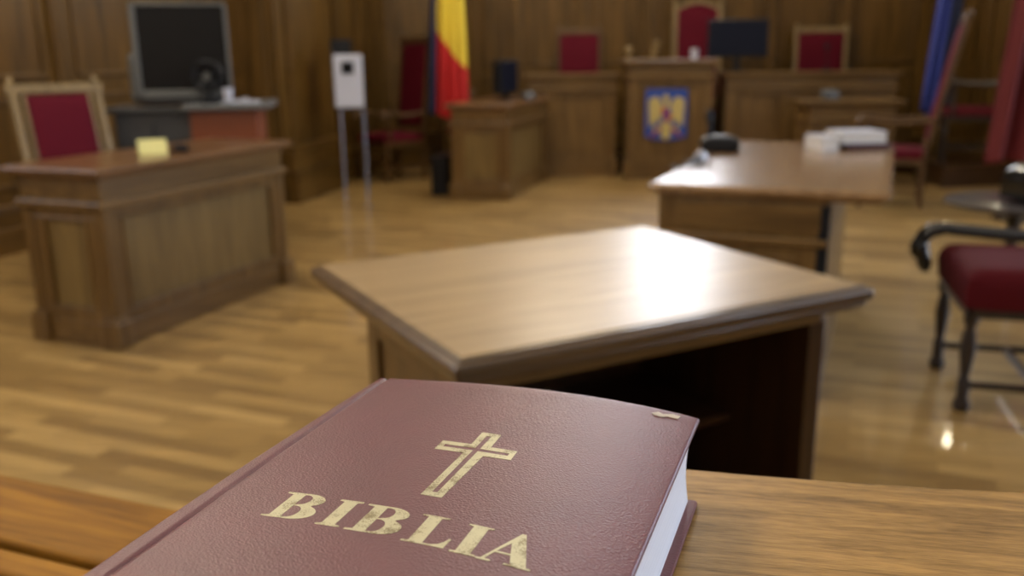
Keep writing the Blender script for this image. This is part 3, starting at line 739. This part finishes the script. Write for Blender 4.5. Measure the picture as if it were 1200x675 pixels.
bm = bmesh.new(); cushion(bm, w_ - .1, .44, .06, mt @ Matrix.Translation((0, -.005, .45)) @ Matrix.Rotation(R(90), 4, 'X')); obj('backrest', bm, M['velvetdark'], t, True)
# far armrest, low, black and scrolled
bm = bmesh.new(); X_ = -w_ / 2 - .02
tube(bm, curve_pts([(X_, d_ / 2, .555), (X_, .05, .545), (X_, -d_ / 2 + .06, .56), (X_, -d_ / 2 - .0, .565), (X_ - .0, -d_ / 2 - .06, .545), (X_, -d_ / 2 - .085, .49), (X_, -d_ / 2 - .065, .44), (X_, -d_ / 2 - .05, .39)], 7), [.026] * 22 + [.030] * 12 + [.036] * 6 + [.028] * 7 + [.018] * 3, 12)
obj('armrest', bm, M['glossblack'], t, True)

# ---------------------------------------------------------------- left group: tv on a cabinet
t = thing('media_cabinet', 'grey topped cabinet with orange side beneath the television', 'cabinet', (-1.98, 5.72, 0), R(8)); CZ = .125
bm = bmesh.new(); box(bm, -.44, .00, -.16, .24, .0, .80 + CZ, .005); obj('body', bm, M['darkgrey'], t)
bm = bmesh.new(); box(bm, .005, .40, -.20, .24, .0, .81 + CZ, .005); obj('side_panel', bm, M['orange'], t)
bm = bmesh.new(); box(bm, -.50, .02, -.20, .28, .80 + CZ, .83 + CZ, .006); obj('shelf', bm, M['darkgrey'], t)
bm = bmesh.new(); box(bm, -.02, .48, -.26, .28, .81 + CZ, .85 + CZ, .01); obj('cabinet_top', bm, M['greytop'], t)
bm = bmesh.new(); tube(bm, [(-.2, -.222, .72), (-.2, -.25, .75), (-.2, -.25, .83), (-.2, -.222, .86)], .008); obj('handle', bm, M['black'], t, True)
t = thing('television', 'boxy silver framed television with dark screen on the cabinet', 'television', (-2.02, 5.74, .977), R(16))
bm = bmesh.new(); fwt = .275
for b in ((-fwt, -fwt + .035, .03, .585), (fwt - .02, fwt, .03, .585), (-fwt, fwt, .565, .585), (-fwt, fwt, .03, .08)): box(bm, b[0], b[1], -.20, -.15, b[2], b[3], .006)
obj('bezel', bm, M['silver'], t)
bm = bmesh.new(); box(bm, -fwt + .03, fwt - .015, -.19, -.16, .075, .57); obj('screen', bm, M['screen'], t)
bm = bmesh.new(); A = [(-fwt + .005, -.15), (fwt - .005, -.15), (fwt - .09, .22), (-fwt + .09, .22)]; prism(bm, A, .03, .58); box(bm, -fwt - .045, -.05, -.12, .1, .0, .30, .03); obj('casing', bm, M['silver'], t)
bm = bmesh.new(); box(bm, -.24, .24, -.17, .15, 0, .032, .006); obj('base', bm, M['darkgrey'], t)
t = thing('desk_fan', 'small round black fan in front of television corner', 'fan', (-1.82, 5.53, .975), R(5))
bm = bmesh.new(); ring = [(.085 * math.cos(2 * PI * k / 24), 0, .16 + .085 * math.sin(2 * PI * k / 24)) for k in range(25)]; tube(bm, ring, .013, 8); obj('guard', bm, M['black'], t, True)
bm = bmesh.new()
for k in range(5):
    a = 2 * PI * k / 5; mt = Matrix.Translation((0, 0, .16)) @ Matrix.Rotation(a, 4, 'Y') @ Matrix.Rotation(R(25), 4, 'X'); prism(bm, [(-.008, .012), (-.028, .075), (.02, .078), (.01, .012)], -.002, .002, mtx=mt @ Matrix.Rotation(R(90), 4, 'X'))
obj('blades', bm, M['black'], t)
bm = bmesh.new(); lathe(bm, [(.02, -.02), (.024, 0), (.02, .03)], (0, 0, 0), 14, mtx=Matrix.Translation((0, 0, .16)) @ Matrix.Rotation(R(90), 4, 'X')); obj('hub', bm, M['silver'], t, True)
bm = bmesh.new(); lathe(bm, [(.05, 0), (.05, .01), (.012, .02), (.01, .085)], (0, 0, 0), 16); obj('stand', bm, M['black'], t, True)
def cup(label, loc, r=.035, h=.09, mat='white', group=None):
    bm = bmesh.new(); lathe(bm, [(r * .7, 0), (r * .8, h * .3), (r, h), (r * .9, h), (r * .7, h * .35), (r * .6, .008)], (0, 0, 0), 18)
    o = obj('paper_cup', bm, M[mat], smooth=True, loc=loc); return tag(o, label, 'cup', group)
cup('white cup on the grey cabinet top beside the television', (-1.70, 5.52, .985), .030, .08)
bm = bmesh.new()
for k in range(4):
    x = .055 * k; box(bm, x, x + .035, -.02 + .01 * math.sin(k * 2.1), .03, 0, .012 + .014 * ((k * 7) % 3) / 2, .003)
box(bm, -.01, .215, -.025, .035, 0, .006)
tag(obj('power_strip', bm, M['white'], loc=(-1.74, 5.545, .976), rotz=R(8)), 'long white strip lying along the grey cabinet top', 'power strip')
t = obj('name_card', boxbm(0, .115, -.002, .0, 0, .072), M['yellow'])
bm = bmesh.new()
mt = Matrix.Rotation(R(-28), 4, 'X'); box(bm, 0, .13, -.0015, .0015, 0, .075, mtx=mt)
mt = Matrix.Translation((0, .075, 0)) @ Matrix.Rotation(R(28), 4, 'X'); box(bm, 0, .13, -.0015, .0015, 0, .075, mtx=mt)
old = t.data; t.data = bpy.data.meshes.new('name_card'); bm.to_mesh(t.data); bm.free(); t.data.materials.append(M['yellow'])
t.location = (-1.77, 4.29, .8005); t.rotation_euler = (0, 0, R(28))
tag(t, 'folded yellow card standing on the left desk', 'card')
bm = bmesh.new(); cushion(bm, .06, .10, .035, Matrix.Translation((0, 0, .018))); tag(obj('computer_mouse', bm, M['black'], smooth=True, loc=(-1.62, 4.42, .8), rotz=R(30)), 'small dark mouse right of the yellow card', 'mouse')

# white box on a slim metal stand
t = thing('metal_stand', 'slim chrome legged stand holding white box beside the pier', 'stand', (-1.42, 8.17, 0), R(10))
for sx in (-1, 1):
    for sy in (-1, 1):
        bm = bmesh.new(); tube(bm, [(sx * .1, sy * .13, 0), (sx * .1, sy * .13, .79)], .012, 8); obj('leg', bm, M['chrome'], t, True)
bm = bmesh.new(); box(bm, -.12, .12, -.15, .15, .785, .80, .003); obj('shelf', bm, M['black'], t)
t = thing('cabinet_box', 'white box with small black window atop the metal stand', 'device', (-1.42, 8.08, .80), R(10))
bm = bmesh.new(); box(bm, -.125, .125, -.06, .04, 0, .455, .012); obj('housing', bm, M['white'], t)
bm = bmesh.new(); box(bm, -.055, .05, -.068, -.06, .29, .395, .003); obj('window', bm, M['screen'], t)
t = obj('tower_case', boxbm(-.09, .09, -.06, .08, 0, .585, .006), M['black'], loc=(-1.50, 8.25, .80), rotz=R(10))
tag(t, 'dark grey case standing behind the white box on stand', 'case')

# ---------------------------------------------------------------- flags
def flag(name, label, top, bottom, wid, mats, rule, folds=7, amp=.05, pole=None, seed=1, depth=.12):
    t = thing(name, label, 'flag', (top[0], top[1], 0), 0)
    bm = bmesh.new(); nu, nv = 70, 60; g = []
    for i in range(nu + 1):
        r_ = []
        for j in range(nv + 1):
            u, v = i / nu, j / nv
            wv = wid * (.55 + .45 * v ** .6)
            x = (u - .5) * wv + (bottom[0] - top[0]) * v
            y = amp * math.sin(u * folds * 2 * PI + seed + v * 1.1) * (.5 + .5 * v) + amp * .4 * math.sin(u * folds * 4.7 + 2 + v * 2)
            z = top[2] + (bottom[2] - top[2]) * v + .04 * math.sin(u * 5 + seed) * v
            r_.append(bm.verts.new((x, y + (bottom[1] - top[1]) * v, z)))
        g.append(r_)
    for i in range(nu):
        for j in range(nv):
            f = bm.faces.new((g[i][j], g[i + 1][j], g[i + 1][j + 1], g[i][j + 1])); f.material_index = rule((i + .5) / nu, (j + .5) / nv)
    o = obj('cloth', bm, [M[m] for m in mats], t, True)
    md = o.modifiers.new('thick', 'SOLIDIFY'); md.thickness = .003
    bm = bmesh.new(); px, py = pole; tube(bm, [(px - top[0], py - top[1], .03), (px - top[0], py - top[1], top[2] + .15)], .014, 10); lathe(bm, [(.02, 0), (.03, .03), (.004, .12)], (px - top[0], py - top[1], top[2] + .15), 10); obj('pole', bm, M['brass'], t, True)
    bm = bmesh.new(); lathe(bm, [(.16, 0), (.16, .02), (.05, .05), (.02, .09)], (px - top[0], py - top[1], 0), 20); obj('base', bm, M['chairdark'], t, True)
# tricolour
def tri(u, v):
    b = .22 - .0 * v
    d = u - (-.5 + 1.52 * v)          # red creeps in from the lower left
    if u < .20: return 0
    return 2 if (v - .52) > (u - .2) * .24 else 1
flag('national_flag', 'gathered blue yellow red flag hanging behind side desk', (-.60, 9.15, 2.35), (-.62, 9.15, .62), .42, ['fblue', 'fyellow', 'fred'], tri, 4, .035, (-.66, 9.24), 1)
flag('blue_flag', 'slanting blue flag hanging at right wall behind red chairs', (4.42, 9.28, 2.5), (4.30, 9.22, .62), .30, ['eublue', 'fblue'], lambda u, v: 0 if u < .52 else 1, 3, .03, (4.42, 9.38), 2.2)  # darker right part: shade of the folds put into the cloth colour

flag('red_flag', 'gathered red banner hanging at the right edge beyond the round table', (3.82, 6.5, 2.5), (3.78, 6.5, .42), .66, ['fdarkred', 'pink'], lambda u, v: 1 if u > .42 and .42 < v < .54 else 0, 4, .05, (3.80, 6.64), .4)
# ---------------------------------------------------------------- things on the desks and bench
def monitor(label, loc, rotz, w, h, t_=.05, sh=.09, face=1, mat='bluescreen'):
    t = thing('monitor', label, 'monitor', loc, rotz)
    bm = bmesh.new(); box(bm, -w / 2, w / 2, -t_ / 2, t_ / 2, sh, sh + h, .008); obj('housing', bm, M['black'], t)
    bm = bmesh.new(); box(bm, -w / 2 + .02, w / 2 - .02, -t_ / 2 - .003, -t_ / 2 + .001, sh + .025, sh + h - .02); obj('screen', bm, M[mat], t)
    bm = bmesh.new(); box(bm, -.035, .035, -.01, .02, .01, sh + .08, .004); obj('stand', bm, M['black'], t)
    bm = bmesh.new(); lathe(bm, [(.12, 0), (.12, .008), (.05, .016)], (0, 0, 0), 24); obj('base', bm, M['black'], t, True)
    return t
monitor('wide dark monitor in front of the tallest judge chair', (2.31, 9.38, 1.042), R(-12), .60, .37, sh=.145)
monitor('narrow dark monitor turned away on the side desk', (-.04, 8.55, .83), R(62), .34, .30, t_=.09, sh=.06)
bm = bmesh.new(); cushion(bm, .10, .13, .07, Matrix.Translation((0, 0, .035))); tag(obj('computer_mouse', bm, M['silver'], smooth=True, loc=(.16, 8.62, .83), rotz=R(30)), 'grey device beside monitor on the side desk', 'device')
bm = bmesh.new(); cushion(bm, .14, .12, .09, Matrix.Translation((0, 0, .045))); tag(obj('desk_telephone', bm, M['silver'], smooth=True, loc=(3.02, 8.62, .80), rotz=R(10)), 'small grey device on the clerk desk near judges bench', 'device')
t = obj('computer_tower', boxbm(-.075, .075, -.2, .2, 0, .36, .006), M['black'], loc=(-.60, 8.30, 0), rotz=R(-15)); tag(t, 'black computer tower on floor left of the side desk', 'computer')
def microphone(name, label, loc, rotz, base=(.07, .05, .035), path=None, head=.012, mat='black', r=.006):
    t = thing(name, label, 'microphone', loc, rotz)
    bm = bmesh.new(); cushion(bm, base[0] * 2, base[1] * 2, base[2] * 2, Matrix.Translation((0, 0, base[2] * 1.0)), pw=3); obj('base', bm, M[mat], t, True)
    bm = bmesh.new(); tube(bm, curve_pts(path, 6), r, 8); obj('gooseneck', bm, M['black'], t, True)
    e = Vector(path[-1]); bm = bmesh.new(); lathe(bm, [(.004, -.03), (head, -.02), (head, .02), (.004, .032)], tuple(e), 12); obj('capsule', bm, M['black'], t, True)
def t2(x, y): v = T2[0] + T2[1] * x + T2[2] * y; return (v.x, v.y, .78)
microphone('conference_microphone', 'black desk microphone with broad base on the long table', (1.01, 4.35, .78), R(-10), (.09, .07, .04), [(-.04, 0, .03), (-.05, .0, .08), (-.05, -.0, .12), (-.055, 0, .17)], .018, r=.012)
t = thing('handheld_microphone', 'small silver and black microphone lying near left edge of long table', 'microphone', (.78, 3.80, .78), R(60))
bm = bmesh.new(); tube(bm, [(-.09, 0, .02), (-.02, 0, .02), (.05, 0, .022)], [.010, .013, .017], 12); obj('handle', bm, M['black'], t, True)
bm = bmesh.new(); lathe(bm, [(.017, 0), (.028, .02), (.028, .04), (.014, .055)], (0, 0, 0), 14, mtx=Matrix.Translation((.05, 0, .03)) @ Matrix.Rotation(R(90), 4, 'Y')); obj('grille', bm, M['chrome'], t, True)
bm = bmesh.new(); tube(bm, curve_pts([(-.09, 0, .02), (-.14, .02, .006), (-.12, .06, .006), (-.05, .07, .006), (.03, .05, .006), (.10, .08, .006)], 6), .004, 6); obj('cable', bm, M['black'], t, True)
microphone('gooseneck_microphone', 'thin microphone in front of the right judge chair', (3.22, 9.36, 1.04), 0, (.04, .04, .015), [(0, 0, .01), (0, .0, .10), (-.01, -.01, .24)], .022)
cup('white cup at right of the middle bench top', (1.86, 9.30, 1.177), .04, .1, 'white')
for i, (x, lab) in enumerate(((1.19, 'small pale rounded object on left corner of the middle bench'), )):
    bm = bmesh.new(); lathe(bm, [(.035, 0), (.04, .012), (.014, .03), (.012, .05), (.036, .07), (.04, .10), (.02, .128)], (0, 0, 0), 16)
    tag(obj('gavel_ornament', bm, M['chairwood'], smooth=True, loc=(x, 9.25, 1.177)), lab, 'ornament')
bm = bmesh.new(); mt = Matrix.Rotation(R(12), 4, 'Y'); box(bm, -.028, .028, -.01, .01, .0, .19, .004, mtx=mt); tag(obj('wooden_plate', bm, M['panelZ'], loc=(1.44, 9.30, 1.178)), 'small slanted wooden plate standing on the middle bench', 'plate')

# books and papers on the long table
pc = Vector((1.70, 4.47))
bm = bmesh.new(); box(bm, -.11, .11, -.11, .11, 0, .03, .003); tag(obj('folder', bm, plain('dark_red_folder', (.05, .008, .012), .5), loc=(pc.x + .03, pc.y, .78), rotz=R(8)), 'dark red folder under the white books on the long table', 'folder')
def wbook(label, loc, rotz, w, d, h):
    t = thing('white_book', label, 'book', loc, rotz, 'white books on the long table')
    bm = bmesh.new(); box(bm, -w / 2 + .004, w / 2 - .004, -d / 2 + .004, d / 2, .003, h - .003); obj('page_block', bm, M['paper'], t)
    bm = bmesh.new(); box(bm, -w / 2, w / 2, -d / 2, d / 2, 0, .003); box(bm, -w / 2, w / 2, -d / 2, d / 2, h - .003, h); box(bm, -w / 2, w / 2, d / 2 - .003, d / 2, 0, h); obj('cover', bm, M['white'], t)
wbook('white book on top of the dark red folder', (pc.x + .01, pc.y, .81), R(6), .23, .19, .055)
wbook('white book at left of the dark red folder', (pc.x - .165, pc.y - .03, .78), R(8), .09, .19, .065)

# coat of arms plaque on the bench front
t = thing('coat_of_arms', 'blue and gold coat of arms plaque on the judges bench', 'plaque', (1.548, 9.025, .395), R(-3))
Wp, Hp = .41, .50
Y90 = Matrix.Rotation(R(90), 4, 'X')
sh_ = [(-Wp / 2, Hp), (Wp / 2, Hp), (Wp / 2, .05)] + [(Wp / 2 * math.cos(R(a)), .05 - .05 * math.sin(R(a))) for a in range(10, 180, 10)] + [(-Wp / 2, .05)]
bm = bmesh.new(); prism(bm, sh_, -.004, .012, mtx=Y90); obj('shield', bm, M['emblue'], t)
def mir(p): return [(-x, z) for x, z in p[::-1]]
bm = bmesh.new()
wing = [(-.035, .30), (-.05, .38), (-.10, .43), (-.17, .405), (-.178, .36), (-.165, .15), (-.15, .13), (-.14, .19), (-.125, .12), (-.112, .20), (-.095, .13), (-.085, .22), (-.06, .19), (-.035, .22)]
body_ = [(-.03, .16), (-.045, .22), (-.04, .32), (-.02, .37), (-.03, .41), (-.05, .405), (-.03, .44), (0, .45), (.025, .43), (.022, .39), (.04, .32), (.045, .22), (.03, .16), (.055, .05), (.03, .02), (0, .008), (-.03, .02), (-.055, .05)]
leg_ = [(-.04, .17), (-.10, .11), (-.13, .12), (-.12, .09), (-.14, .07), (-.09, .08), (-.03, .13)]
for p in (wing, mir(wing), body_, leg_, mir(leg_)): prism(bm, p, .0121, .019, mtx=Y90)
obj('eagle', bm, M['emgold'], t)
bm = bmesh.new(); prism(bm, [(-.045, .32), (.045, .32), (.045, .23), (.02, .19), (0, .18), (-.02, .19), (-.045, .23)], .0191, .024, mtx=Y90); obj('escutcheon', bm, M['emred'], t)
bm = bmesh.new(); prism(bm, [(0, .318), (.043, .318), (.043, .26), (0, .26)], .0242, .026, mtx=Y90); prism(bm, [(-.043, .26), (0, .26), (0, .188), (-.02, .195), (-.043, .232)], .0242, .026, mtx=Y90); obj('escutcheon_field', bm, M['emblue'], t)
bm = bmesh.new(); prism(bm, [(-.06, .13), (-.16, .04), (-.15, .03), (-.05, .11)], .0195, .023, mtx=Y90); prism(bm, mir([(-.06, .13), (-.16, .04), (-.15, .03), (-.05, .11)]), .0195, .023, mtx=Y90); obj('sceptre', bm, M['emred'], t)

# things on the tall right chair: black bag, pink cloth
t = thing('leather_bag', 'glossy black leather bag standing on the round table at right edge', 'bag', (2.80, 4.74, .451), R(10))
bm = bmesh.new(); cushion(bm, .26, .22, .22, Matrix.Translation((0, 0, .11)), pw=3); obj('body', bm, M['glossblack'], t, True)
bm = bmesh.new(); tube(bm, curve_pts([(-.09, -.05, .17), (-.06, -.06, .26), (.03, -.06, .28), (.09, -.05, .17)], 6), .011, 8); obj('handle', bm, M['glossblack'], t, True)

# ---------------------------------------------------------------- lamps
def chandelier(loc, mat='globe', n=8, rad=.32, gr=.085, label='', cord=None):
    t = thing('chandelier', label, 'chandelier', loc)
    x, y, z = loc; bm = bmesh.new(); tube(bm, [(0, 0, -.1), (0, 0, HC - z)], .012, 8); lathe(bm, [(.01, -.16), (.05, -.12), (.03, -.03), (.05, .02), (.015, .08)], (0, 0, 0), 16); lathe(bm, [(.08, HC - .04 - z), (.08, HC - z)], (0, 0, 0), 20)
    obj('stem', bm, M['brass'], t, True)
    for k in range(n):
        a = 2 * PI * k / n + .3; c, s = math.cos(a), math.sin(a)
        bm = bmesh.new(); tube(bm, curve_pts([(0, 0, -.05), (c * rad * .5, s * rad * .5, -.12), (c * rad, s * rad, -.08), (c * rad, s * rad, 0)], 6), .009, 8); ar = obj('arm', bm, M['brass'], t, True)
        bm = bmesh.new(); lathe(bm, [(gr * .3, 0), (gr * .8, gr * .3), (gr, gr), (gr * .8, gr * 1.7), (gr * .3, gr * 2)], (c * rad, s * rad, 0), 16); obj('globe', bm, M[mat], ar, True)
for i, l in enumerate(LAMPS):
    chandelier(l, label=['brass chandelier hanging before the judges bench', 'brass chandelier above the left desk', 'added brass chandelier near the camera, lighting the left floor'][i])
# wall sconce with small bright bulbs on the right wall
P = Vector((5.0, 9.06)); 
t = thing('wall_sconce', 'brass wall sconce with bright bulbs high on the right wall', 'lamp', (P.x + RW_N.x * -.02, P.y + RW_N.y * -.02, 2.92), ra)
bm = bmesh.new(); box(bm, -.06, .06, -.12, -.05, -.2, .15, .01); obj('back_plate', bm, M['brass'], t)
for (x, y, z) in ((0, -.14, .0), (0, -.36, .02), (.02, -.15, -.13), (.02, -.34, -.12), (0, -.31, .26), (0, -.27, .44)):
    bm = bmesh.new(); tube(bm, curve_pts([(0, -.1, 0), (x * .6, y * .8, z - .08), (x, y, z - .02)], 6), .008, 8); ar = obj('arm', bm, M['brass'], t, True)
    bm = bmesh.new(); lathe(bm, [(.014, 0), (.035, .025), (.035, .065), (.012, .09)], (x, y, z - .02), 14); obj('bulb', bm, M['bulb'], ar, True)
